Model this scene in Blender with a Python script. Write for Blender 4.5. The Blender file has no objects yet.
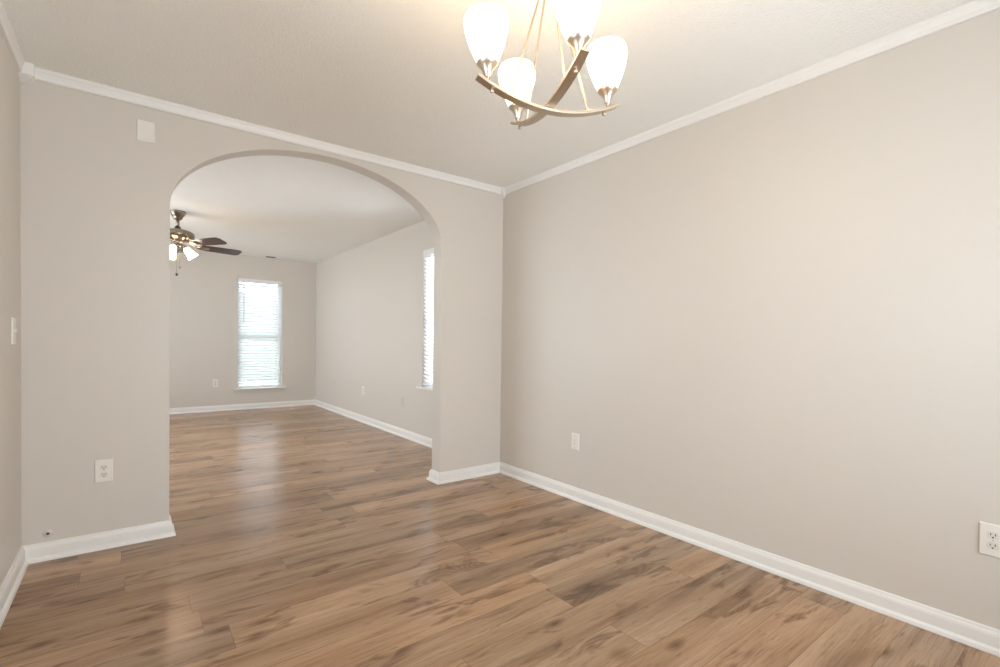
import bpy, bmesh, math, random
from mathutils import Matrix, Vector
from math import pi, sin, cos, radians

random.seed(7)
SC = bpy.context.scene
COL = SC.collection

# ------------------------------------------------------------------ camera
CAM_H = 1.127
rt = Vector((0.793827, -0.607992, 0.013587))
up = Vector((-0.000642, 0.021504, 0.999769))
fw = Vector((0.608143, 0.793652, -0.016680))
cam_d = bpy.data.cameras.new('camera')
cam = bpy.data.objects.new('camera', cam_d)
COL.objects.link(cam)
m = Matrix.Identity(4)
for i in range(3):
    m[i][0], m[i][1], m[i][2] = rt[i], up[i], -fw[i]
m[2][3] = CAM_H
cam.matrix_world = m
cam_d.sensor_width = 36.0
cam_d.lens = 483.774 / 1000 * 36.0
cam_d.shift_y = 0.016445
cam_d.clip_start = 0.02
SC.camera = cam

# ------------------------------------------------------------------ world, exposure
SKY_STRENGTH = 6.2
world = bpy.data.worlds.new('daylight')
SC.world = world
world.use_nodes = True
bg = world.node_tree.nodes['Background']
bg.inputs['Color'].default_value = (0.85, 0.925, 1.0, 1)
bg.inputs['Strength'].default_value = SKY_STRENGTH
SC.view_settings.view_transform = 'Standard'
SC.view_settings.look = 'None'
SC.view_settings.gamma = 1.0
SC.view_settings.use_curve_mapping = False
SC.view_settings.exposure = 0.6
SC.cycles.max_bounces = 16
SC.cycles.diffuse_bounces = 10
SC.cycles.glossy_bounces = 6
SC.cycles.transparent_max_bounces = 16
SC.cycles.transmission_bounces = 8
SHADE_GLOW = 5.5
FAN_GLOW = 12.0

# ------------------------------------------------------------------ room dimensions (metres)
XL, XR, YB, H = -0.422, 2.555, 3.311, 2.44
YB2 = YB + 0.125            # living room side of the arch wall
YF = 8.56                   # far wall
YN = -1.0                   # wall behind the camera
XLL = -1.75                 # left wall of the living room
WT = 0.15


# ------------------------------------------------------------------ helpers
def bm_obj(name, bm, material=None, parent=None, smooth=False, loc=None, rotz=0.0, bevel=0.0, seg=2):
    bmesh.ops.recalc_face_normals(bm, faces=bm.faces)
    me = bpy.data.meshes.new(name)
    bm.to_mesh(me)
    bm.free()
    if smooth:
        for p in me.polygons:
            p.use_smooth = True
    o = bpy.data.objects.new(name, me)
    COL.objects.link(o)
    if material:
        me.materials.append(material)
    if parent:
        o.parent = parent
    if loc is not None:
        o.location = loc
    o.rotation_euler.z = rotz
    if bevel:
        md = o.modifiers.new('bevel', 'BEVEL')
        md.width = bevel
        md.segments = seg
        md.limit_method = 'ANGLE'
        md.angle_limit = radians(35)
        for p in me.polygons:
            p.use_smooth = True
        w = o.modifiers.new('normals', 'WEIGHTED_NORMAL')
        w.keep_sharp = True
    return o


def add_box(bm, x0, x1, y0, y1, z0, z1, mat=None):
    vs = [bm.verts.new((x, y, z)) for z in (z0, z1) for y in (y0, y1) for x in (x0, x1)]
    if mat is not None:
        for v in vs:
            v.co = mat @ v.co
    for f in ((0, 1, 3, 2), (4, 6, 7, 5), (0, 4, 5, 1), (2, 3, 7, 6), (0, 2, 6, 4), (1, 5, 7, 3)):
        bm.faces.new([vs[i] for i in f])
    return vs


def box(*a):
    bm = bmesh.new()
    add_box(bm, *a)
    return bm


def add_lathe(bm, prof, n=32, mat=None, cap0=True, cap1=True):
    rings = []
    for r, z in prof:
        ring = []
        for k in range(n):
            a = 2 * pi * k / n
            co = Vector((r * cos(a), r * sin(a), z))
            if mat is not None:
                co = mat @ co
            ring.append(bm.verts.new(co))
        rings.append(ring)
    for a, b in zip(rings, rings[1:]):
        for k in range(n):
            bm.faces.new((a[k], a[(k + 1) % n], b[(k + 1) % n], b[k]))
    if cap0:
        bm.faces.new(rings[0][::-1])
    if cap1:
        bm.faces.new(rings[-1])


def lathe(prof, n=32, mat=None, cap0=True, cap1=True):
    bm = bmesh.new()
    add_lathe(bm, prof, n, mat, cap0, cap1)
    return bm


def add_tube(bm, pts, r, n=10):
    pts = [Vector(p) for p in pts]
    rings = []
    ref = None
    for i, p in enumerate(pts):
        d = (pts[min(i + 1, len(pts) - 1)] - pts[max(i - 1, 0)]).normalized()
        if ref is None:
            ref = d.orthogonal().normalized()
        ref = (ref - d * ref.dot(d)).normalized()
        b = d.cross(ref)
        rr = r[i] if isinstance(r, (list, tuple)) else r
        rings.append([bm.verts.new(p + (ref * cos(2 * pi * k / n) + b * sin(2 * pi * k / n)) * rr) for k in range(n)])
    for a, b in zip(rings, rings[1:]):
        for k in range(n):
            bm.faces.new((a[k], a[(k + 1) % n], b[(k + 1) % n], b[k]))
    bm.faces.new(rings[0][::-1])
    bm.faces.new(rings[-1])


def tube(pts, r, n=10):
    bm = bmesh.new()
    add_tube(bm, pts, r, n)
    return bm


def add_prism(bm, outline, z0, z1, mat=None):
    """outline: (x, y) pairs, extruded along z."""
    lo = [Vector((x, y, z0)) for x, y in outline]
    hi = [Vector((x, y, z1)) for x, y in outline]
    if mat is not None:
        lo = [mat @ v for v in lo]
        hi = [mat @ v for v in hi]
    lo = [bm.verts.new(v) for v in lo]
    hi = [bm.verts.new(v) for v in hi]
    bm.faces.new(lo[::-1])
    bm.faces.new(hi)
    n = len(lo)
    for k in range(n):
        bm.faces.new((lo[k], lo[(k + 1) % n], hi[(k + 1) % n], hi[k]))


def sweep(bm, prof, path, side):
    """Moulding: profile (out, z) swept along a horizontal polyline, mitred; out points to `side` (+1 left, -1 right)."""
    path = [Vector((x, y)) for x, y in path]
    n = len(path)
    offs = []
    for i in range(n):
        ns = []
        for a, b in ((i - 1, i), (i, i + 1)):
            if a < 0 or b >= n:
                continue
            d = (path[b] - path[a]).normalized()
            ns.append(Vector((-d.y, d.x)) * side)
        if len(ns) == 1:
            offs.append(ns[0])
        else:
            s = ns[0] + ns[1]
            offs.append(s / (1 + ns[0].dot(ns[1])))
    rings = []
    for p, o in zip(path, offs):
        rings.append([bm.verts.new((p.x + o.x * u, p.y + o.y * u, z)) for u, z in prof])
    k = len(prof)
    for a, b in zip(rings, rings[1:]):
        for j in range(k):
            bm.faces.new((a[j], a[(j + 1) % k], b[(j + 1) % k], b[j]))
    bm.faces.new(rings[0][::-1])
    bm.faces.new(rings[-1])


def tag(o, label, cat, group=None):
    o['label'] = label
    o['category'] = cat
    if group:
        o['group'] = group
    return o


def thing(name, label, cat, loc=(0, 0, 0), rotz=0.0, group=None):
    o = bpy.data.objects.new(name, None)
    o.empty_display_size = 0.1
    COL.objects.link(o)
    o.location = loc
    o.rotation_euler = (0, 0, rotz)
    return tag(o, label, cat, group)


def struct(o, label, cat=None):
    o['kind'] = 'structure'
    o['label'] = label
    o['category'] = cat or o.name.split('_')[0].split('.')[0]
    return o


# ------------------------------------------------------------------ materials
def principled(name, color=(1, 1, 1), rough=0.5, metal=0.0, spec=0.5):
    mt = bpy.data.materials.new(name)
    mt.use_nodes = True
    b = mt.node_tree.nodes['Principled BSDF']
    b.inputs['Base Color'].default_value = (*color, 1)
    b.inputs['Roughness'].default_value = rough
    b.inputs['Metallic'].default_value = metal
    b.inputs['Specular IOR Level'].default_value = spec
    return mt, mt.node_tree, b


def bump_noise(nt, b, scale, strength, dist=0.002, detail=2.0, rough=0.5):
    tc = nt.nodes.new('ShaderNodeTexCoord')
    nz = nt.nodes.new('ShaderNodeTexNoise')
    nz.inputs['Scale'].default_value = scale
    nz.inputs['Detail'].default_value = detail
    nz.inputs['Roughness'].default_value = rough
    nt.links.new(tc.outputs['Object'], nz.inputs['Vector'])
    bp = nt.nodes.new('ShaderNodeBump')
    bp.inputs['Strength'].default_value = strength
    bp.inputs['Distance'].default_value = dist
    nt.links.new(nz.outputs['Fac'], bp.inputs['Height'])
    nt.links.new(bp.outputs['Normal'], b.inputs['Normal'])
    return nz, bp


M = {}
M['wall'], nt, b = principled('greige_wall_paint', (0.640, 0.597, 0.535), 0.42, spec=0.4)
bump_noise(nt, b, 180, 0.12, 0.001)
M['trim'], nt, b = principled('white_trim_paint', (0.80, 0.785, 0.75), 0.35)
bump_noise(nt, b, 60, 0.05, 0.001)
M['frame'], nt, b = principled('white_vinyl', (0.82, 0.83, 0.83), 0.35)
bump_noise(nt, b, 90, 0.03, 0.001)
M['plate'], nt, b = principled('ivory_white_plastic', (0.80, 0.77, 0.71), 0.3)
bump_noise(nt, b, 200, 0.02, 0.0005)
M['painted_plate'], nt, b = principled('painted_over_plastic', (0.64, 0.595, 0.545), 0.4)
bump_noise(nt, b, 200, 0.05, 0.0005)
M['slot'], nt, b = principled('dark_slot', (0.03, 0.027, 0.025), 0.6)
bump_noise(nt, b, 300, 0.02, 0.0005)
M['receptacle'], nt, b = principled('receptacle_plastic', (0.72, 0.69, 0.63), 0.35)
bump_noise(nt, b, 200, 0.02, 0.0005)
M['wand'], nt, b = principled('grey_wand_plastic', (0.22, 0.22, 0.22), 0.3)
bump_noise(nt, b, 200, 0.02, 0.0005)
M['screw'], nt, b = principled('screw_metal', (0.6, 0.57, 0.5), 0.35, 1.0)
bump_noise(nt, b, 300, 0.05, 0.0005)

# textured (orange peel / popcorn) ceiling
M['ceiling'], nt, b = principled('textured_ceiling', (0.90, 0.90, 0.86), 0.85, spec=0.15)
tc = nt.nodes.new('ShaderNodeTexCoord')
vo = nt.nodes.new('ShaderNodeTexVoronoi')
vo.inputs['Scale'].default_value = 85
nz = nt.nodes.new('ShaderNodeTexNoise')
nz.inputs['Scale'].default_value = 150
nz.inputs['Detail'].default_value = 3
add = nt.nodes.new('ShaderNodeMath')
add.operation = 'SUBTRACT'
nt.links.new(tc.outputs['Object'], vo.inputs['Vector'])
nt.links.new(tc.outputs['Object'], nz.inputs['Vector'])
nt.links.new(nz.outputs['Fac'], add.inputs[0])
nt.links.new(vo.outputs['Distance'], add.inputs[1])
bp = nt.nodes.new('ShaderNodeBump')
bp.inputs['Strength'].default_value = 0.55
bp.inputs['Distance'].default_value = 0.004
nt.links.new(add.outputs[0], bp.inputs['Height'])
nt.links.new(bp.outputs['Normal'], b.inputs['Normal'])


def metal_mat(name, col, rough):
    mt, nt, b = principled(name, col, rough, 1.0)
    tc = nt.nodes.new('ShaderNodeTexCoord')
    mp = nt.nodes.new('ShaderNodeMapping')
    mp.inputs['Scale'].default_value = (30, 400, 400)
    nz = nt.nodes.new('ShaderNodeTexNoise')
    nz.inputs['Scale'].default_value = 1
    nt.links.new(tc.outputs['Object'], mp.inputs['Vector'])
    nt.links.new(mp.outputs['Vector'], nz.inputs['Vector'])
    mr = nt.nodes.new('ShaderNodeMapRange')
    mr.inputs['To Min'].default_value = rough - 0.06
    mr.inputs['To Max'].default_value = rough + 0.08
    nt.links.new(nz.outputs['Fac'], mr.inputs['Value'])
    nt.links.new(mr.outputs['Result'], b.inputs['Roughness'])
    return mt


M['nickel'] = metal_mat('brushed_nickel', (0.64, 0.54, 0.43), 0.36)
M['fan_nickel'] = metal_mat('antique_nickel', (0.31, 0.255, 0.195), 0.28)
M['black_rubber'], nt, b = principled('dark_collar', (0.03, 0.028, 0.027), 0.45)
bump_noise(nt, b, 300, 0.02, 0.0005)


def glow_mat(name, col, strength):
    mt, nt, b = principled(name, (0.9, 0.88, 0.84), 0.25)
    b.inputs['Emission Color'].default_value = (*col, 1)
    b.inputs['Emission Strength'].default_value = strength
    tc = nt.nodes.new('ShaderNodeTexCoord')
    nz = nt.nodes.new('ShaderNodeTexNoise')
    nz.inputs['Scale'].default_value = 25
    nt.links.new(tc.outputs['Object'], nz.inputs['Vector'])
    mr = nt.nodes.new('ShaderNodeMapRange')
    mr.inputs['To Min'].default_value = 0.2
    mr.inputs['To Max'].default_value = 0.3
    nt.links.new(nz.outputs['Fac'], mr.inputs['Value'])
    nt.links.new(mr.outputs['Result'], b.inputs['Roughness'])
    return mt


M['opal'] = glow_mat('lit_opal_glass', (1.0, 0.72, 0.42), SHADE_GLOW)
M['fan_opal'] = glow_mat('lit_frosted_glass', (1.0, 0.74, 0.52), FAN_GLOW)

# window glass: mostly clear, a little mirror
mt = bpy.data.materials.new('window_glass')
mt.use_nodes = True
nt = mt.node_tree
nt.nodes.clear()
out = nt.nodes.new('ShaderNodeOutputMaterial')
mx = nt.nodes.new('ShaderNodeMixShader')
tr = nt.nodes.new('ShaderNodeBsdfTransparent')
gl = nt.nodes.new('ShaderNodeBsdfGlossy')
gl.inputs['Roughness'].default_value = 0.02
fr = nt.nodes.new('ShaderNodeFresnel')
fr.inputs['IOR'].default_value = 1.35
nt.links.new(fr.outputs['Fac'], mx.inputs['Fac'])
nt.links.new(tr.outputs[0], mx.inputs[1])
nt.links.new(gl.outputs[0], mx.inputs[2])
nt.links.new(mx.outputs[0], out.inputs['Surface'])
M['glass'] = mt

# blind slats: white, slightly translucent
mt, nt, b = principled('white_blind_slat', (0.86, 0.86, 0.85), 0.45)
out = nt.nodes['Material Output']
tl = nt.nodes.new('ShaderNodeBsdfTranslucent')
tl.inputs['Color'].default_value = (0.86, 0.87, 0.88, 1)
mx = nt.nodes.new('ShaderNodeMixShader')
mx.inputs['Fac'].default_value = 0.70
nt.links.new(b.outputs[0], mx.inputs[1])
nt.links.new(tl.outputs[0], mx.inputs[2])
nt.links.new(mx.outputs[0], out.inputs['Surface'])
bump_noise(nt, b, 60, 0.03, 0.0005)
M['slat'] = mt

# fan blade wood
mt, nt, b = principled('walnut_blade', (0.1, 0.04, 0.03), 0.3)
tc = nt.nodes.new('ShaderNodeTexCoord')
mp = nt.nodes.new('ShaderNodeMapping')
mp.inputs['Scale'].default_value = (3, 40, 40)
nz = nt.nodes.new('ShaderNodeTexNoise')
nz.inputs['Scale'].default_value = 1.5
nz.inputs['Detail'].default_value = 5
cr = nt.nodes.new('ShaderNodeValToRGB')
cr.color_ramp.elements[0].position = 0.3
cr.color_ramp.elements[0].color = (0.020, 0.009, 0.008, 1)
cr.color_ramp.elements[1].position = 0.75
cr.color_ramp.elements[1].color = (0.075, 0.030, 0.024, 1)
nt.links.new(tc.outputs['Object'], mp.inputs['Vector'])
nt.links.new(mp.outputs['Vector'], nz.inputs['Vector'])
nt.links.new(nz.outputs['Fac'], cr.inputs['Fac'])
nt.links.new(cr.outputs['Color'], b.inputs['Base Color'])
M['blade'] = mt

# ground outside
M['ground'], nt, b = principled('dry_lawn', (0.25, 0.27, 0.18), 0.9, spec=0.1)
nz, bp = bump_noise(nt, b, 8, 0.5, 0.03, 6)
cr = nt.nodes.new('ShaderNodeValToRGB')
cr.color_ramp.elements[0].color = (0.24, 0.24, 0.20, 1)
cr.color_ramp.elements[1].color = (0.42, 0.41, 0.36, 1)
nt.links.new(nz.outputs['Fac'], cr.inputs['Fac'])
nt.links.new(cr.outputs['Color'], b.inputs['Base Color'])


# plank floor: planks run along X
def floor_material():
    mt, nt, b = principled('vinyl_oak_planks', (0.3, 0.2, 0.13), 0.3, spec=0.42)
    N, L = nt.nodes, nt.links

    def mth(op, a, bb=None, c=None):
        nd = N.new('ShaderNodeMath')
        nd.operation = op
        for i, v in enumerate((a, bb, c)):
            if v is None:
                continue
            if isinstance(v, (int, float)):
                nd.inputs[i].default_value = v
            else:
                L.new(v, nd.inputs[i])
        return nd.outputs[0]

    def comb(x, y, z):
        nd = N.new('ShaderNodeCombineXYZ')
        for i, v in enumerate((x, y, z)):
            if isinstance(v, (int, float)):
                nd.inputs[i].default_value = v
            else:
                L.new(v, nd.inputs[i])
        return nd.outputs[0]

    def noise(vec, scale, detail=4.0, rough=0.55, dist=0.0):
        nd = N.new('ShaderNodeTexNoise')
        nd.inputs['Scale'].default_value = scale
        nd.inputs['Detail'].default_value = detail
        nd.inputs['Roughness'].default_value = rough
        nd.inputs['Distortion'].default_value = dist
        L.new(vec, nd.inputs['Vector'])
        return nd.outputs['Fac']

    def ramp(fac, els):
        nd = N.new('ShaderNodeValToRGB')
        e = nd.color_ramp.elements
        while len(e) < len(els):
            e.new(0.5)
        for q, (p, c) in zip(e, els):
            q.position = p
            q.color = (*c, 1) if len(c) == 3 else c
        L.new(fac, nd.inputs['Fac'])
        return nd.outputs['Color']

    def mix(kind, fac, a, c):
        nd = N.new('ShaderNodeMix')
        nd.data_type = 'RGBA'
        nd.blend_type = kind
        if isinstance(fac, (int, float)):
            nd.inputs[0].default_value = fac
        else:
            L.new(fac, nd.inputs[0])
        for sock, v in ((nd.inputs[6], a), (nd.inputs[7], c)):
            if isinstance(v, tuple):
                sock.default_value = (*v, 1)
            else:
                L.new(v, sock)
        return nd.outputs[2]

    PW, PL = 0.178, 1.22
    tc = N.new('ShaderNodeTexCoord')
    sp = N.new('ShaderNodeSeparateXYZ')
    L.new(tc.outputs['Object'], sp.inputs[0])
    X, Y = sp.outputs[0], sp.outputs[1]
    yr = mth('DIVIDE', Y, PW)
    row = mth('FLOOR', yr)
    wn = N.new('ShaderNodeTexWhiteNoise')
    wn.noise_dimensions = '1D'
    L.new(row, wn.inputs['W'])
    xo = mth('ADD', mth('DIVIDE', X, PL), mth('MULTIPLY', wn.outputs['Value'], 7.3))
    col = mth('FLOOR', xo)
    w2 = N.new('ShaderNodeTexWhiteNoise')
    w2.noise_dimensions = '2D'
    L.new(comb(row, col, 0), w2.inputs['Vector'])
    s2 = N.new('ShaderNodeSeparateColor')
    L.new(w2.outputs['Color'], s2.inputs[0])
    r1, r2, r3 = s2.outputs[0], s2.outputs[1], s2.outputs[2]
    gx = mth('ADD', X, mth('MULTIPLY', r1, 37.0))
    gy = mth('ADD', Y, mth('MULTIPLY', r2, 53.0))
    gz = mth('MULTIPLY', r3, 19.0)
    # long soft streaks
    streak = noise(comb(mth('MULTIPLY', gx, 0.9), mth('MULTIPLY', gy, 9.0), gz), 1.0, 7.0, 0.6, 0.4)
    fine = noise(comb(mth('MULTIPLY', gx, 5.0), mth('MULTIPLY', gy, 170.0), gz), 1.0, 3.0, 0.6)
    pores = noise(comb(mth('MULTIPLY', gx, 9.0), mth('MULTIPLY', gy, 90.0), gz), 1.0, 4.0, 0.7)
    blotch = noise(comb(mth('MULTIPLY', gx, 2.6), mth('MULTIPLY', gy, 10.0), gz), 1.0, 3.0, 0.55, 0.9)
    base = ramp(streak, [(0.28, (0.205, 0.116, 0.060)), (0.50, (0.380, 0.238, 0.138)), (0.72, (0.505, 0.338, 0.213))])
    # tone of each plank
    tone = mth('ADD', 0.80, mth('MULTIPLY', w2.outputs['Value'], 0.36))
    base = mix('MULTIPLY', 1.0, base, comb(tone, tone, tone))
    hue = mix('MIX', r2, (1.05, 0.99, 0.93), (0.96, 1.0, 1.04))
    base = mix('MULTIPLY', 0.8, base, hue)
    fcol = ramp(fine, [(0.32, (0.80, 0.78, 0.77)), (0.60, (1.05, 1.05, 1.05))])
    base = mix('MULTIPLY', 0.8, base, fcol)
    pcol = ramp(pores, [(0.56, (1, 1, 1)), (0.70, (0.66, 0.61, 0.57))])
    base = mix('MULTIPLY', 0.85, base, pcol)
    # dark heart patches carrying cathedral figure (contours of a stretched noise)
    hgt = noise(comb(mth('MULTIPLY', gx, 1.5), mth('MULTIPLY', gy, 7.0), gz), 1.0, 1.0, 0.4, 0.3)
    rings = mth('MULTIPLY', mth('ADD', mth('SINE', mth('MULTIPLY', hgt, 150.0)), 1.0), 0.5)
    patch = N.new('ShaderNodeMapRange')
    patch.interpolation_type = 'SMOOTHSTEP'
    patch.inputs['From Min'].default_value = 0.545
    patch.inputs['From Max'].default_value = 0.655
    L.new(blotch, patch.inputs['Value'])
    dk = mix('MIX', rings, (0.52, 0.47, 0.43), (0.72, 0.68, 0.65))
    base = mix('MULTIPLY', patch.outputs['Result'], base, dk)
    # knots in some cells
    vo = N.new('ShaderNodeTexVoronoi')
    vo.inputs['Scale'].default_value = 1.0
    L.new(comb(mth('MULTIPLY', gx, 3.4), mth('MULTIPLY', gy, 8.5), gz), vo.inputs['Vector'])
    sk = N.new('ShaderNodeSeparateColor')
    L.new(vo.outputs['Color'], sk.inputs[0])
    wob = mth('ADD', vo.outputs['Distance'], mth('MULTIPLY', mth('SUBTRACT', pores, 0.5), 0.25))
    kn = ramp(wob, [(0.02, (0.36, 0.30, 0.26)), (0.10, (0.66, 0.60, 0.56)), (0.24, (1, 1, 1))])
    base = mix('MULTIPLY', mth('GREATER_THAN', sk.outputs[0], 0.60), base, kn)
    # joints
    fy = mth('FRACT', yr)
    ey = mth('MULTIPLY', mth('MINIMUM', fy, mth('SUBTRACT', 1.0, fy)), PW)
    fx = mth('FRACT', xo)
    ex = mth('MULTIPLY', mth('MINIMUM', fx, mth('SUBTRACT', 1.0, fx)), PL)
    e = mth('MINIMUM', ex, ey)
    mr = N.new('ShaderNodeMapRange')
    mr.inputs['From Min'].default_value = 0.0006
    mr.inputs['From Max'].default_value = 0.0026
    L.new(e, mr.inputs['Value'])
    joint = mr.outputs['Result']
    jc = ramp(joint, [(0.0, (0.74, 0.70, 0.67)), (1.0, (1, 1, 1))])
    base = mix('MULTIPLY', 1.0, base, jc)
    L.new(base, b.inputs['Base Color'])
    rr = N.new('ShaderNodeMapRange')
    rr.inputs['To Min'].default_value = 0.19
    rr.inputs['To Max'].default_value = 0.27
    L.new(streak, rr.inputs['Value'])
    L.new(rr.outputs['Result'], b.inputs['Roughness'])
    wav = noise(comb(mth('MULTIPLY', gx, 1.5), mth('MULTIPLY', gy, 34.0), gz), 1.0, 2.0, 0.5)
    hsum = mth('ADD', mth('ADD', joint, mth('MULTIPLY', fine, 0.25)), mth('MULTIPLY', wav, 5.0))
    bp = N.new('ShaderNodeBump')
    bp.inputs['Strength'].default_value = 0.22
    bp.inputs['Distance'].default_value = 0.0012
    L.new(hsum, bp.inputs['Height'])
    L.new(bp.outputs['Normal'], b.inputs['Normal'])
    return mt


M['floor'] = floor_material()

# ------------------------------------------------------------------ room shell
XE, YNE, YFE, XLE = XR + WT, YN - WT, YF + WT, XLL - WT
struct(bm_obj('floor', box(XLE, XE, YNE, YFE, -0.12, 0.0), M['floor']), 'brown oak plank floor running through both rooms')
struct(bm_obj('ceiling', box(XLE, XE, YNE, YFE, H, H + 0.12), M['ceiling']), 'textured off-white ceiling over both rooms')


def wall_with_hole(axis, u0, u1, t0, t1, holes):
    """Slab from u0..u1 along the wall, t0..t1 in thickness; holes = (ua, ub, za, zb) sorted along u. axis 'x': u is x."""
    bm = bmesh.new()

    def put(ua, ub, za, zb):
        if ub - ua < 1e-6 or zb - za < 1e-6:
            return
        if axis == 'x':
            add_box(bm, ua, ub, t0, t1, za, zb)
        else:
            add_box(bm, t0, t1, ua, ub, za, zb)
    u = u0
    for ua, ub, za, zb in holes:
        put(u, ua, 0, H)
        put(ua, ub, 0, za)
        put(ua, ub, zb, H)
        u = ub
    put(u, u1, 0, H)
    return bm


FW = (1.345, 2.010, 0.315, 2.075)       # far window
FW2 = (-1.21, -0.545, 0.315, 2.075)     # unseen twin behind the arch wall, added for living room light
RW = (4.035, 4.735, 0.605, 2.115)       # window in the right wall
NW = (0.15, 2.35, 0.40, 2.15)          # wide opening added behind the camera as a daylight source
DW = (0.40, 1.35, 0.85, 2.10)           # unseen window added in the left wall to light the right wall
LW = (4.30, 7.70, 0.70, 2.30)           # unseen window added in the living room's left wall to brighten that room
struct(bm_obj('wall_far', wall_with_hole('x', XLE, XE, YF, YFE, [FW2, FW]), M['wall']), 'greige far wall of the living room with a blinded window')
struct(bm_obj('wall_right', wall_with_hole('y', YNE, YF, XR, XE, [RW]), M['wall']), 'long greige wall on the right, through both rooms')
struct(bm_obj('wall_front', wall_with_hole('x', XL - WT, XR, YNE, YN, [NW]), M['wall']), 'greige wall behind the viewpoint')
struct(bm_obj('wall_left', wall_with_hole('y', YN, YB, XL - WT, XL, [DW]), M['wall']), 'narrow strip of greige wall at the left edge')
struct(bm_obj('wall_living_left', wall_with_hole('y', YB2, YF, XLE, XLL, [LW]), M['wall']), 'left wall of the living room')

# arch wall
AX0, AX1, AZ0, ARISE = 0.181, 1.949, 1.870, 0.486
ac, aw = (AX0 + AX1) / 2, (AX1 - AX0) / 2
outl = [(XLE, 0), (AX0, 0), (AX0, AZ0)]
NA = 72
for k in range(1, NA):
    a = pi - pi * k / NA
    outl.append((ac + aw * cos(a), AZ0 + ARISE * sin(a)))
outl += [(AX1, AZ0), (AX1, 0), (XR, 0), (XR, H), (XLE, H)]
bm = bmesh.new()
lo = [bm.verts.new((x, YB, z)) for x, z in outl]
hi = [bm.verts.new((x, YB2, z)) for x, z in outl]
f1 = bm.faces.new(lo)
f2 = bm.faces.new(hi[::-1])
n = len(lo)
for k in range(n):
    fc = bm.faces.new((lo[k], lo[(k + 1) % n], hi[(k + 1) % n], hi[k]))
o = bm_obj('wall_back', bm, M['wall'])
for p in o.data.polygons:
    if len(p.vertices) == 4 and abs(p.normal.y) < 0.5:
        p.use_smooth = True
md = o.modifiers.new('bevel', 'BEVEL')
md.width = 0.004
md.segments = 3
md.limit_method = 'ANGLE'
md.angle_limit = radians(60)
md.harden_normals = True
struct(o, 'greige wall with a wide elliptical archway')

# ------------------------------------------------------------------ baseboards and crown trim
BASE = [(0, 0), (0.030, 0), (0.030, 0.006), (0.027, 0.017), (0.016, 0.026), (0.015, 0.070), (0.013, 0.080),
        (0.009, 0.088), (0.007, 0.097), (0.0, 0.100)]
BASE = [(u, z * 0.87) for u, z in BASE]


def baseboard(name, path, side, label):
    bm = bmesh.new()
    sweep(bm, BASE, path, side)
    return struct(bm_obj(name, bm, M['trim']), label)


baseboard('baseboard_right', [(XR, YN + 0.0), (XR, YB)], 1, 'white baseboard along the long right wall')
baseboard('baseboard_left', [(XL, YB), (XL, YN)], 1, 'white baseboard along the left wall strip')
baseboard('baseboard_arch_left', [(XL, YB), (AX0, YB), (AX0, YB2), (XLL, YB2)], -1,
          'white baseboard left of the archway, wrapping its jamb')
baseboard('baseboard_arch_right', [(XR, YB), (AX1, YB), (AX1, YB2), (XR, YB2)], 1,
          'white baseboard right of the archway, wrapping its jamb')
baseboard('baseboard_living_right', [(XR, YB2), (XR, YF)], 1, 'white baseboard along the living room right wall')
baseboard('baseboard_far', [(XR, YF), (XLL, YF)], 1, 'white baseboard under the far window')
baseboard('baseboard_living_left', [(XLL, YF), (XLL, YB2)], 1, 'white baseboard on the living room left wall')
baseboard('baseboard_front', [(XL, YN), (XR, YN)], 1, 'white baseboard behind the viewpoint')

CROWN = [(0, H - 0.055), (0.010, H - 0.055), (0.013, H - 0.050), (0.013, H - 0.036), (0.017, H - 0.020), (0.021, H - 0.013),
         (0.022, H), (0, H)]
BLK = 0.055


def crown(name, path, side, label):
    bm = bmesh.new()
    sweep(bm, CROWN, path, side)
    return struct(bm_obj(name, bm, M['trim']), label)


crown('trim_1', [(XL + BLK, YB), (XR - 0.042, YB)], -1, 'white crown trim above the archway')
crown('trim_2', [(XR, YB - 0.042), (XR, YN)], -1, 'white crown trim along the right wall')
crown('trim_3', [(XL, YN), (XL, YB - BLK)], -1, 'white crown trim along the left wall')


def corner_block(name, x, y, sx, size, label):
    """Square crown corner block with a small stepped, tapering drop."""
    bm = bmesh.new()
    add_box(bm, min(x, x + sx * size), max(x, x + sx * size), y - size, y, H - 0.059, H)
    d = 0.45 + size * 9
    lv = [(size * 0.93, H - 0.059), (size * 0.88, H - 0.059 - 0.006 * d), (size * 0.60, H - 0.059 - 0.018 * d), (size * 0.42, H - 0.059 - 0.022 * d),
          (size * 0.28, H - 0.059 - 0.030 * d)]
    rings = [[bm.verts.new(c) for c in ((x, y, z), (x + sx * s, y, z), (x + sx * s, y - s, z), (x, y - s, z))] for s, z in lv]
    for a, b_ in zip(rings, rings[1:]):
        for k in range(4):
            bm.faces.new((a[k], a[(k + 1) % 4], b_[(k + 1) % 4], b_[k]))
    bm.faces.new(rings[0])
    bm.faces.new(rings[-1])
    return struct(bm_obj(name, bm, M['trim'], bevel=0.002), label)


corner_block('trim_4', XL, YB, 1, BLK, 'white crown corner block in the left corner')
corner_block('trim_5', XR, YB, -1, 0.042, 'white crown corner block in the right corner')

# ------------------------------------------------------------------ windows and blinds


def ring(bm, x0, x1, z0, z1, w, y0, y1):
    add_box(bm, x0, x0 + w, y0, y1, z0, z1)
    add_box(bm, x1 - w, x1, y0, y1, z0, z1)
    add_box(bm, x0 + w, x1 - w, y0, y1, z0, z0 + w)
    add_box(bm, x0 + w, x1 - w, y0, y1, z1 - w, z1)


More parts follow.
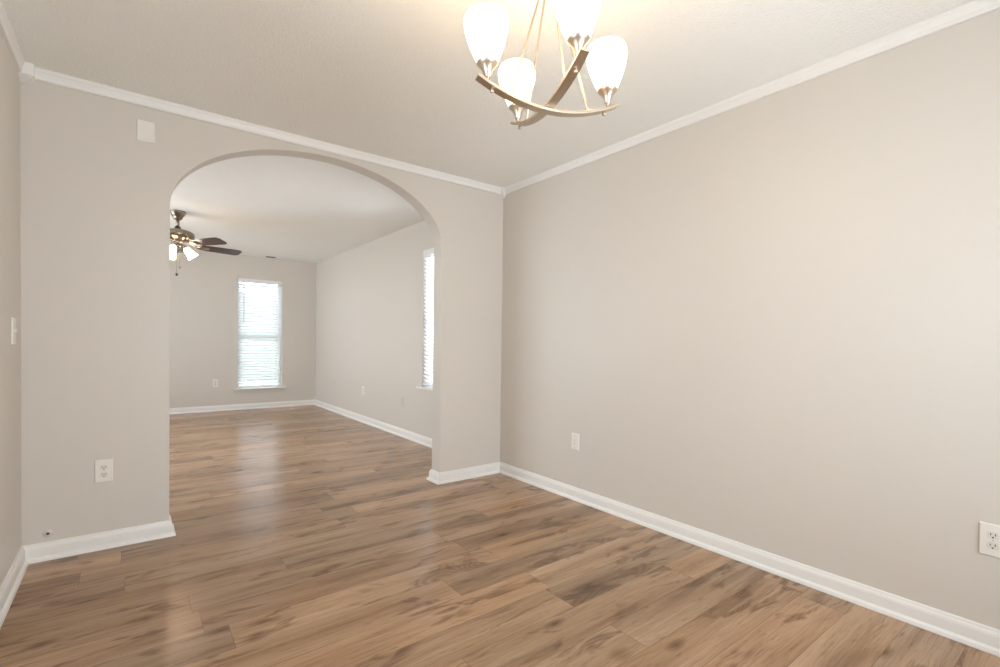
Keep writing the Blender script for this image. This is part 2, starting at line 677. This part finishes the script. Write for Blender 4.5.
def window(name, W, Hh, loc, rotz, label, halves=1):
    """Local frame: x along the wall (centred), y outward from the inner wall face, z up from the opening's bottom."""
    root = bpy.data.objects.new(name, None)
    COL.objects.link(root)
    root.location = loc
    root.rotation_euler.z = rotz
    struct(root, label, 'window')
    bm = bmesh.new()
    ring(bm, -W / 2, W / 2, 0, Hh, 0.014, 0.085, WT)
    if halves == 2:
        add_box(bm, -0.03, 0.03, 0.085, WT, 0.014, Hh - 0.014)
    bm_obj('window_frame', bm, M['frame'], root, bevel=0.002)
    mid = Hh / 2
    for h in range(halves):
        a = -W / 2 + 0.014 if h == 0 else 0.03
        c = W / 2 - 0.014 if (h == 1 or halves == 1) else -0.03
        for up_, y0 in ((0, 0.092), (1, 0.120)):
            z0, z1 = (0.014, mid + 0.018) if not up_ else (mid - 0.018, Hh - 0.014)
            bm = bmesh.new()
            ring(bm, a, c, z0, z1, 0.032, y0, y0 + 0.027)
            s = bm_obj('sash', bm, M['frame'], root, bevel=0.002)
            bm_obj('pane', box(a + 0.03, c - 0.03, y0 + 0.011, y0 + 0.015, z0 + 0.03, z1 - 0.03), M['glass'], s)
    bm = bmesh.new()
    add_box(bm, -W / 2, W / 2, -0.002, 0.078, 0.0, 0.020)
    add_box(bm, -W / 2 - 0.06, W / 2 + 0.06, -0.042, -0.001, 0.0, 0.020)
    bm_obj('window_sill', bm, M['trim'], root, bevel=0.003)
    bm_obj('apron', box(-W / 2 - 0.035, W / 2 + 0.035, -0.014, -0.0005, -0.050, -0.001), M['painted_plate'], root, bevel=0.003)
    return root


def blind(W, Hh, loc, rotz, label, tilt=38.0, group=None, wand_x=None):
    root = thing('window_blind', label, 'blind', loc, rotz, group)
    root.location -= Matrix.Rotation(rotz, 3, 'Z') @ Vector((0, 0.012, 0))
    w = W - 0.014
    bm = bmesh.new()
    add_box(bm, -w / 2, w / 2, 0.012, 0.066, Hh - 0.050, Hh - 0.002)
    add_box(bm, -w / 2, w / 2, 0.004, 0.0115, Hh - 0.066, Hh - 0.002)
    bm_obj('headrail', bm, M['frame'], root, bevel=0.0015)
    zb = 0.052
    bm_obj('bottom_rail', box(-w / 2, w / 2, 0.014, 0.064, zb - 0.010, zb + 0.006), M['slat'], root, bevel=0.002)
    bm = bmesh.new()
    z = zb + 0.035
    t = radians(tilt)
    while z < Hh - 0.075:
        R = Matrix.Translation((0, 0.039, z)) @ Matrix.Rotation(t, 4, 'X')
        add_box(bm, -w / 2, w / 2, -0.025, 0.025, -0.0014, 0.0014, R)
        z += 0.0425
    bm_obj('slats', bm, M['slat'], root)
    for fx in (-0.30, 0.30):
        bm = bmesh.new()
        for yy in (0.0115, 0.0665):
            add_tube(bm, [(fx * w, yy, zb), (fx * w, yy, Hh - 0.05)], 0.0012, 6)
        bm_obj('ladder_cord', bm, M['slat'], root)
    if wand_x is not None:
        bm = bmesh.new()
        add_tube(bm, [(wand_x, 0.001, Hh - 0.065), (wand_x, -0.001, Hh - 0.09), (wand_x, -0.003, Hh - 0.70)], 0.0045, 8)
        add_tube(bm, [(wand_x, 0.008, Hh - 0.045), (wand_x, 0.001, Hh - 0.066)], 0.0025, 8)
        bm_obj('wand', bm, M['wand'], root)
    return root


def place_window(idx, hole, wall, label, blabel, tilt=38.0, wand=None, halves=1):
    W, Hh = hole[1] - hole[0], hole[3] - hole[2]
    c = (hole[0] + hole[1]) / 2
    if wall == 'far':
        loc, rz = (c, YF, hole[2]), 0
    elif wall == 'right':
        loc, rz = (XR, c, hole[2]), -pi / 2
    elif wall == 'left':
        loc, rz = (XLL, c, hole[2]), pi / 2
    elif wall == 'dining':
        loc, rz = (XL, c, hole[2]), pi / 2
    else:
        loc, rz = (c, YN, hole[2]), pi
    window('window_%d' % idx, W, Hh, loc, rz, label, halves)
    if blabel:
        blind(W, Hh, loc, rz, blabel, tilt, wand_x=wand)


place_window(1, FW, 'far', 'white double-hung window in the far wall', 'white slatted blind on the far wall window, wand hanging at its left', -42, -0.24)
place_window(2, RW, 'right', 'white double-hung window in the living room right wall', 'white slatted blind seen edge-on at the right of the archway', -46, 0.22)
place_window(3, FW2, 'far', 'added unseen second window of the far wall, behind the arch wall', None)
place_window(4, NW, 'front', 'wide double window added for daylight behind the viewpoint', None, halves=2)
place_window(5, LW, 'left', 'unseen wide double window added for daylight in the living room left wall', None, halves=2)
place_window(6, DW, 'dining', 'unseen double window added for daylight in the left wall beside the viewpoint', None, halves=2)

# daylight sampling portals in the window openings
for hole, wall in ((FW, 'far'), (FW2, 'far'), (RW, 'right'), (NW, 'front'), (LW, 'left'), (DW, 'dining')):
    W, Hh = hole[1] - hole[0], hole[3] - hole[2]
    c, zc = (hole[0] + hole[1]) / 2, (hole[2] + hole[3]) / 2
    ld = bpy.data.lights.new('daylight_portal', 'AREA')
    ld.shape = 'RECTANGLE'
    ld.size, ld.size_y = W, Hh
    ld.cycles.is_portal = True
    lo_ = bpy.data.objects.new('daylight_portal', ld)
    COL.objects.link(lo_)
    if wall == 'far':
        lo_.location = (c, YFE + 0.01, zc)
        lo_.rotation_euler = (-pi / 2, 0, 0)
    elif wall == 'right':
        lo_.location = (XE + 0.01, c, zc)
        lo_.rotation_euler = (pi / 2, 0, pi / 2)
    elif wall == 'dining':
        lo_.location = (XL - WT - 0.01, c, zc)
        lo_.rotation_euler = (pi / 2, 0, -pi / 2)
    elif wall == 'left':
        lo_.location = (XLE - 0.01, c, zc)
        lo_.rotation_euler = (pi / 2, 0, -pi / 2)
    else:
        lo_.location = (c, YNE - 0.01, zc)
        lo_.rotation_euler = (pi / 2, 0, 0)

struct(bm_obj('ground', box(-14, 16, YFE + 0.02, 30, -0.42, -0.35), M['ground']), 'pale lawn outside the far window')

# leafy backdrop added across the lawn, darkens the gaps between the blind slats
M['hedge'], nt, b = principled('hedge_leaves', (0.10, 0.13, 0.07), 0.7, spec=0.2)
nz, bp = bump_noise(nt, b, 14, 0.8, 0.06, 6)
cr = nt.nodes.new('ShaderNodeValToRGB')
cr.color_ramp.elements[0].color = (0.07, 0.085, 0.06, 1)
cr.color_ramp.elements[1].color = (0.17, 0.19, 0.14, 1)
nt.links.new(nz.outputs['Fac'], cr.inputs['Fac'])
nt.links.new(cr.outputs['Color'], b.inputs['Base Color'])
bm = bmesh.new()
NX, NZ_ = 90, 26
rows_ = []
for i in range(NX + 1):
    prof_ = []
    for j in range(NZ_ + 1):
        t = j / NZ_
        u = 1.0 - abs(2 * t - 1)                       # up the near face, over the top, down the back
        yy = (t - 0.5) * 1.3
        prof_.append(bm.verts.new((-9 + 22 * i / NX + random.uniform(-.05, .05), 19.0 + yy + random.uniform(-.09, .09),
                                   -0.35 + 3.0 * min(1.0, 2.6 * u) + (random.uniform(-.09, .09) if u > 0.05 else 0))))
    rows_.append(prof_)
for a, b_ in zip(rows_, rows_[1:]):
    for j in range(NZ_):
        bm.faces.new((a[j], a[j + 1], b_[j + 1], b_[j]))
bm.faces.new(rows_[0])
bm.faces.new(rows_[-1][::-1])
o = bm_obj('hedge', bm, M['hedge'], smooth=True)
tag(o, 'leafy backdrop added outside to darken the gaps in the far window blind', 'hedge')

# ------------------------------------------------------------------ chandelier
CX, CY, CZ = 1.065, 1.157, 1.8643
CR, CDZ, CTH = 0.2467, 0.0621, 2.845
ch = thing('chandelier', 'four-light brushed nickel chandelier with crossed curved arms and white tulip shades', 'chandelier', (CX, CY, 0))


def arm_pt(s, ang, dz):
    k = -1 if dz else 1                # the two arms cross a little off their middles
    return Vector((CR * s * cos(ang) + k * 0.002, CR * s * sin(ang) - k * 0.0122, CZ + dz + CDZ * s * s))


def make_arm(ang, dz):
    bm = bmesh.new()
    n = 40
    tn = Vector((-sin(ang), cos(ang), 0))
    rings = []
    for i in range(n + 1):
        s = -1 + 2 * i / n
        p = arm_pt(s, ang, dz)
        d = Vector((CR * cos(ang), CR * sin(ang), 2 * CDZ * s)).normalized()
        nn = tn.cross(d).normalized()
        if nn.z < 0:
            nn = -nn
        rings.append([bm.verts.new(p + tn * u * 0.0155 + nn * v * 0.0045) for u, v in ((-1, -1), (1, -1), (1, 1), (-1, 1))])
    for a, b_ in zip(rings, rings[1:]):
        for k in range(4):
            bm.faces.new((a[k], a[(k + 1) % 4], b_[(k + 1) % 4], b_[k]))
    bm.faces.new(rings[0])
    bm.faces.new(rings[-1])
    return bm_obj('arm', bm, M['nickel'], ch, bevel=0.0012)


armA = make_arm(CTH, 0.0)
armB = make_arm(CTH - pi / 2 + 0.0205, 0.0089)
HUBZ = 2.30
SHADE = [(0.024, 0.054), (0.033, 0.067), (0.041, 0.084), (0.0505, 0.108), (0.059, 0.134), (0.065, 0.157), (0.0675, 0.177),
         (0.0665, 0.192), (0.061, 0.203)]
inner = [(r - 0.003, z) for r, z in SHADE[::-1]]
for arm_ang, dz in ((CTH, 0.0), (CTH - pi / 2 + 0.0205, 0.0089)):
    for sgn in (1, -1):
        T = Matrix.Translation(arm_pt(sgn * 0.86, arm_ang, dz)) @ Matrix.Rotation(0.04, 4, Vector((-0.60, -0.79, 0)))
        TF = Matrix.Translation(arm_pt(sgn * 0.80, arm_ang, dz))
        hold = bm_obj('shade_holder', lathe([(0.0055, 0.003), (0.0055, 0.016), (0.0095, 0.018), (0.0105, 0.024), (0.012, 0.030), (0.0145, 0.037), (0.0195, 0.046),
                                             (0.0265, 0.054), (0.0325, 0.060), (0.0330, 0.063), (0.031, 0.064), (0.022, 0.053)], 32, T), M['nickel'], ch, True)
        bm_obj('finial', lathe([(0.0035, -0.018), (0.0060, -0.016), (0.0060, -0.010), (0.0040, -0.008), (0.0040, -0.003)], 16, TF), M['nickel'], hold, True)
        sh = bm_obj('lamp_shade', lathe(SHADE + inner, 40, T, cap0=False, cap1=True), M['opal'], ch, True)
        q = arm_pt(sgn * 0.56, arm_ang, dz)
        d = Vector((cos(arm_ang) * sgn, sin(arm_ang) * sgn, 0))
        top = Vector((d.x * 0.012, d.y * 0.012, HUBZ))
        slope = Vector((d.x, d.y, 2 * CDZ * 0.56 / CR)).normalized()
        foot = q + Vector((0, 0, 0.0085))
        knee = foot + slope * -0.004 + Vector((0, 0, 0.006))
        down = (knee - top).normalized()
        pts = [top, knee - down * 0.012, knee - down * 0.005, knee + slope * 0.002 - Vector((0, 0, 0.002)), foot + slope * 0.006, foot + slope * 0.022]
        bm_obj('rod', tube(pts, 0.0036, 10), M['nickel'], ch, True)
bm_obj('hub', lathe([(0.004, HUBZ - 0.018), (0.014, HUBZ - 0.012), (0.019, HUBZ - 0.002), (0.019, HUBZ + 0.010), (0.012, HUBZ + 0.018), (0.005, HUBZ + 0.022)], 24),
       M['nickel'], ch, True)
bm_obj('stem', lathe([(0.0055, HUBZ + 0.018), (0.0055, H - 0.02)], 16), M['nickel'], ch, True)
bm_obj('canopy', lathe([(0.008, H - 0.032), (0.030, H - 0.028), (0.052, H - 0.018), (0.062, H - 0.006), (0.063, H - 0.0005)], 36), M['nickel'], ch, True)

# ------------------------------------------------------------------ ceiling fan
FX, FY = 0.40, 6.07
fan = thing('ceiling_fan', 'antique nickel ceiling fan with dark wood blades and lit glass shades', 'ceiling fan', (FX, FY, 0))
bm_obj('canopy', lathe([(0.016, 2.350), (0.030, 2.352), (0.040, 2.362), (0.046, 2.378), (0.049, 2.386), (0.053, 2.388), (0.062, 2.402), (0.066, 2.418), (0.072, 2.421), (0.072, H - 0.0005)], 36), M['fan_nickel'], fan, True)
bm_obj('downrod', lathe([(0.015, 2.276), (0.015, 2.36)], 20), M['fan_nickel'], fan, True)
bm_obj('collar', lathe([(0.028, 2.254), (0.030, 2.262), (0.026, 2.280), (0.018, 2.286)], 24), M['black_rubber'], fan, True)
bm_obj('motor_housing', lathe([(0.058, 2.132), (0.088, 2.136), (0.110, 2.146), (0.136, 2.162), (0.148, 2.176), (0.151, 2.192), (0.151, 2.206), (0.145, 2.222),
                               (0.115, 2.238), (0.075, 2.250), (0.030, 2.256)], 48), M['fan_nickel'], fan, True)
bm_obj('light_fitter', lathe([(0.012, 2.062), (0.026, 2.067), (0.038, 2.078), (0.041, 2.092), (0.032, 2.102), (0.032, 2.110), (0.054, 2.118), (0.060, 2.133)], 32),
       M['fan_nickel'], fan, True)
for k in range(5):
    a = radians(15 + 72 * k)
    Rz = Matrix.Rotation(a, 4, 'Z')
    T = Rz @ Matrix.Translation((0, 0, 2.100)) @ Matrix.Rotation(radians(-16), 4, 'X')
    # blade outline with rounded tip corners
    ol = [(0.215, -0.050), (0.30, -0.064), (0.53, -0.070)]
    for j in range(7):
        t = -pi / 2 + pi / 2 * j / 6
        ol.append((0.585 + 0.045 * cos(t), -0.026 + 0.044 * sin(t)))
    for j in range(7):
        t = pi / 2 * j / 6
        ol.append((0.585 + 0.045 * cos(t), 0.026 + 0.044 * sin(t)))
    ol += [(0.53, 0.070), (0.30, 0.064), (0.215, 0.050)]
    bm = bmesh.new()
    add_prism(bm, ol, -0.003, 0.003)
    bl = bm_obj('blade', bm, M['blade'], fan, bevel=0.001)
    bl.matrix_local = T
    # bracket (blade iron): cranked arm down from the housing, then a flared plate under the blade
    bm = bmesh.new()
    add_prism(bm, [(0.175, -0.012), (0.205, -0.030), (0.275, -0.036), (0.300, -0.020), (0.306, 0.0), (0.300, 0.020), (0.275, 0.036), (0.205, 0.030), (0.175, 0.012)],
              -0.0085, -0.0035)
    for v in list(bm.verts):
        pass
    add_tube(bm, [(0.085, 0, 0.036), (0.125, 0, 0.030), (0.155, 0, 0.008), (0.185, 0, -0.005)], [0.013, 0.011, 0.009, 0.007], 10)
    br = bm_obj('blade_iron', bm, M['fan_nickel'], bl, True)
# light kit: three arms with bell-shaped frosted shades tipped outward
bell = [(0.018, 0.0), (0.023, 0.006), (0.030, 0.020), (0.035, 0.045), (0.040, 0.078), (0.047, 0.104), (0.053, 0.118)]
bell_in = [(r - 0.003, z) for r, z in bell[::-1]]
for k in range(3):
    a = radians(-4 + 120 * k)
    Rz = Matrix.Rotation(a, 4, 'Z')
    bm = bmesh.new()
    pts = [(0.034, 0, 2.092), (0.046, 0, 2.094), (0.054, 0, 2.088), (0.060, 0, 2.076)]
    add_tube(bm, [Rz @ Vector(p) for p in pts], 0.0075, 10)
    tip = Rz @ Vector((0.059, 0, 2.078))
    ax = (Rz @ Vector((sin(radians(38)), 0, -cos(radians(38))))).normalized()
    S = Matrix.Translation(tip) @ Vector((0, 0, 1)).rotation_difference(ax).to_matrix().to_4x4()
    add_lathe(bm, [(0.010, -0.004), (0.020, 0.004), (0.024, 0.016), (0.022, 0.018)], 24, S)
    la = bm_obj('lamp_arm', bm, M['fan_nickel'], fan, True)
    bm_obj('lamp_shade', lathe(bell + bell_in, 32, S @ Matrix.Translation((0, 0, 0.010)), cap0=False, cap1=True), M['fan_opal'], la, True)
for (px, py, zend, fob) in ((0.016, -0.012, 1.872, 0), (-0.008, 0.004, 1.795, 1)):
    c = bm_obj('pull_chain', tube([(px, py, 2.075), (px, py, zend)], 0.0016, 6), M['fan_nickel'], fan, True)
    T = Matrix.Translation((px, py, zend))
    bm_obj('pull_fob', lathe([(0.002, 0.006), (0.008, 0.0), (0.011, -0.012), (0.009, -0.022), (0.003, -0.026)], 14, T), M['black_rubber' if fob else 'fan_nickel'], c, True)


# ------------------------------------------------------------------ wall plates
# local frame of a plate: x across, z up, y = out of the wall (towards the room)
def rounded_plate(bm, w, h, t):
    vs = []
    for (sw, sh, y) in ((w, h, 0.0), (w, h, t * 0.45), (w - 0.006, h - 0.006, t)):
        vs.append([bm.verts.new((x * sw / 2, y, z * sh / 2)) for x, z in ((-1, -1), (1, -1), (1, 1), (-1, 1))])
    for a, b_ in zip(vs, vs[1:]):
        for k in range(4):
            bm.faces.new((a[k], a[(k + 1) % 4], b_[(k + 1) % 4], b_[k]))
    bm.faces.new(vs[0])
    bm.faces.new(vs[-1])


YUP = Matrix.Rotation(-pi / 2, 4, 'X')     # lathe axis z -> y


def outlet(loc, rotz, label, group=None, painted=False, w=0.076, h=0.121):
    pm = M['painted_plate'] if painted else M['plate']
    rm = M['painted_plate'] if painted else M['receptacle']
    root = thing('wall_outlet', label, 'outlet', loc, rotz, group)
    bm = bmesh.new()
    rounded_plate(bm, w, h, 0.006)
    bm_obj('cover_plate', bm, pm, root, bevel=0.0012)
    for zc in (-0.0195, 0.0195):
        ol = []
        for k in range(24):
            a = 2 * pi * k / 24
            ol.append((0.0175 * cos(a), max(-0.0135, min(0.0135, 0.0175 * sin(a)))))
        bm = bmesh.new()
        add_prism(bm, ol, 0.004, 0.0075, Matrix.Translation((0, 0, zc)) @ Matrix(((1, 0, 0, 0), (0, 0, 1, 0), (0, 1, 0, 0), (0, 0, 0, 1))))
        rc = bm_obj('receptacle', bm, rm, root)
        for sx, hh in ((-0.0065, 0.0045), (0.0065, 0.0038)):
            bm_obj('slot', box(sx - 0.0013, sx + 0.0013, 0.0070, 0.0079, zc + 0.003 - hh, zc + 0.003 + hh), M['slot'], rc)
        bm = bmesh.new()
        add_lathe(bm, [(0.0028, 0.0070), (0.0028, 0.0079)], 12, Matrix.Translation((0, 0, zc - 0.0080)) @ YUP)
        bm_obj('ground_hole', bm, M['slot'], rc)
    bm = bmesh.new()
    add_lathe(bm, [(0.0030, 0.0055), (0.0030, 0.0068)], 12, YUP)
    bm_obj('screw', bm, M['screw'], root)
    return root


def cable_plate(loc, rotz, label, painted=False, hole=True):
    root = thing('cable_plate', label, 'wall plate', loc, rotz)
    bm = bmesh.new()
    rounded_plate(bm, 0.074, 0.118, 0.006)
    bm_obj('cover_plate', bm, M['painted_plate' if painted else 'plate'], root, bevel=0.0012)
    for zz in (-0.042, 0.042):
        bm = bmesh.new()
        add_lathe(bm, [(0.0030, 0.0055), (0.0030, 0.0068)], 12, Matrix.Translation((0, 0, zz)) @ YUP)
        bm_obj('screw', bm, M['painted_plate' if painted else 'screw'], root)
    if hole:
        for zz in (-0.010, 0.014):
            bm = bmesh.new()
            add_lathe(bm, [(0.0058, 0.0055), (0.0058, 0.0095), (0.0042, 0.0100), (0.0042, 0.0115)], 14, Matrix.Translation((0, 0, zz)) @ YUP)
            bm_obj('jack', bm, M['screw'], root)
    return root


R_BACK = pi           # plate on a wall facing -y : local +y -> -y
R_RIGHT = pi / 2      # plate on a wall facing -x
R_LEFT = -pi / 2      # plate on a wall facing +x
outlet((-0.107, YB, 0.413), R_BACK, 'white duplex outlet on the arch wall, left of the archway')
cable_plate((XR, 2.424, 0.415), R_RIGHT, 'white cable jack plate on the right wall near the corner')
outlet((XR, 0.298, 0.413), R_RIGHT, 'white duplex outlet on the right wall at the picture edge')
outlet((1.048, YF, 0.430), R_BACK, 'small white outlet on the far wall left of the window')
outlet((XR, 6.42, 0.430), R_RIGHT, 'white outlet midway along the living room right wall')
outlet((XR, 5.22, 0.410), R_RIGHT, 'wall-coloured outlet on the right wall before the blinded window', painted=True)
cable_plate((XR, 7.62, 0.46), R_RIGHT, 'painted-over blank plate on the right wall near the far corner', painted=True, hole=False)

bp_ = bm = bmesh.new()
rounded_plate(bm, 0.080, 0.116, 0.007)
o = bm_obj('blank_plate', bm, M['plate'], None, loc=(0.070, YB, 2.253), rotz=R_BACK, bevel=0.0015)
tag(o, 'blank white cover plate high on the arch wall beside the arch', 'wall plate')

sw = thing('light_switch', 'white light switch on the left wall strip', 'light switch', (XL, 3.105, 1.147), R_LEFT)
bm = bmesh.new()
rounded_plate(bm, 0.076, 0.121, 0.006)
bm_obj('cover_plate', bm, M['plate'], sw, bevel=0.0012)
bm_obj('toggle', box(-0.005, 0.005, 0.004, 0.014, -0.004, 0.009), M['plate'], sw, bevel=0.001)
for zz in (-0.030, 0.030):
    bm = bmesh.new()
    add_lathe(bm, [(0.0030, 0.0055), (0.0030, 0.0068)], 12, Matrix.Translation((0, 0, zz)) @ YUP)
    bm_obj('screw', bm, M['screw'], sw)

jk = thing('cable_grommet', 'small round wall-coloured cable grommet with dark hole above the baseboard', 'cable grommet', (-0.326, YB, 0.128), R_BACK)
bm = bmesh.new()
add_lathe(bm, [(0.020, 0.0), (0.020, 0.0015), (0.017, 0.0026), (0.012, 0.0032), (0.0105, 0.0055), (0.0070, 0.0060)], 28, YUP, cap1=False)
add_lathe(bm, [(0.0070, 0.0060), (0.0070, 0.0032)], 28, YUP, cap0=False, cap1=False)
bm_obj('ring', bm, M['painted_plate'], jk, True)
bm = bmesh.new()
add_lathe(bm, [(0.0071, 0.0030), (0.0071, 0.0042)], 20, YUP)
bm_obj('hole', bm, M['slot'], jk)

# ceiling register in the living room
vt = thing('ceiling_vent', 'small dark-slotted air vent in the living room ceiling above the window', 'vent', (1.80, 8.43, H))
bm = bmesh.new()
ring(bm, -0.08, 0.08, -0.055, 0.055, 0.012, -0.003, -0.0005)
for v in bm.verts:
    v.co = Vector((v.co.x, v.co.z, v.co.y))
bm_obj('vent_frame', bm, M['frame'], vt, bevel=0.0015)
bm_obj('duct_opening', box(-0.068, 0.068, -0.042, 0.042, -0.0015, -0.0005), M['slot'], vt)  # dark sheet standing in for the shaded inside of the duct
bm = bmesh.new()
for k in range(5):
    add_box(bm, -0.0675, 0.0675, -0.0045, 0.0045, -0.0005, 0.0005,
            Matrix.Translation((0, -0.033 + 0.0165 * k, -0.0042)) @ Matrix.Rotation(radians(-35), 4, 'X'))
bm_obj('louvers', bm, M['black_rubber'], vt)  # louvers coloured dark in place of shade between them

# curtain bracket left above the far window
hk = thing('curtain_bracket', 'tiny dark bracket on the far wall at the upper left window corner', 'bracket', (1.352, YF, 2.10))
bm_obj('back_plate', box(-0.006, 0.006, -0.003, 0.0, -0.028, 0.030), M['screw'], hk, bevel=0.0008)
bm_obj('hook', tube([(0, -0.002, 0.015), (0, -0.022, 0.012), (0, -0.032, 0.018), (0, -0.034, 0.030)], 0.0032, 8), M['screw'], hk, True)
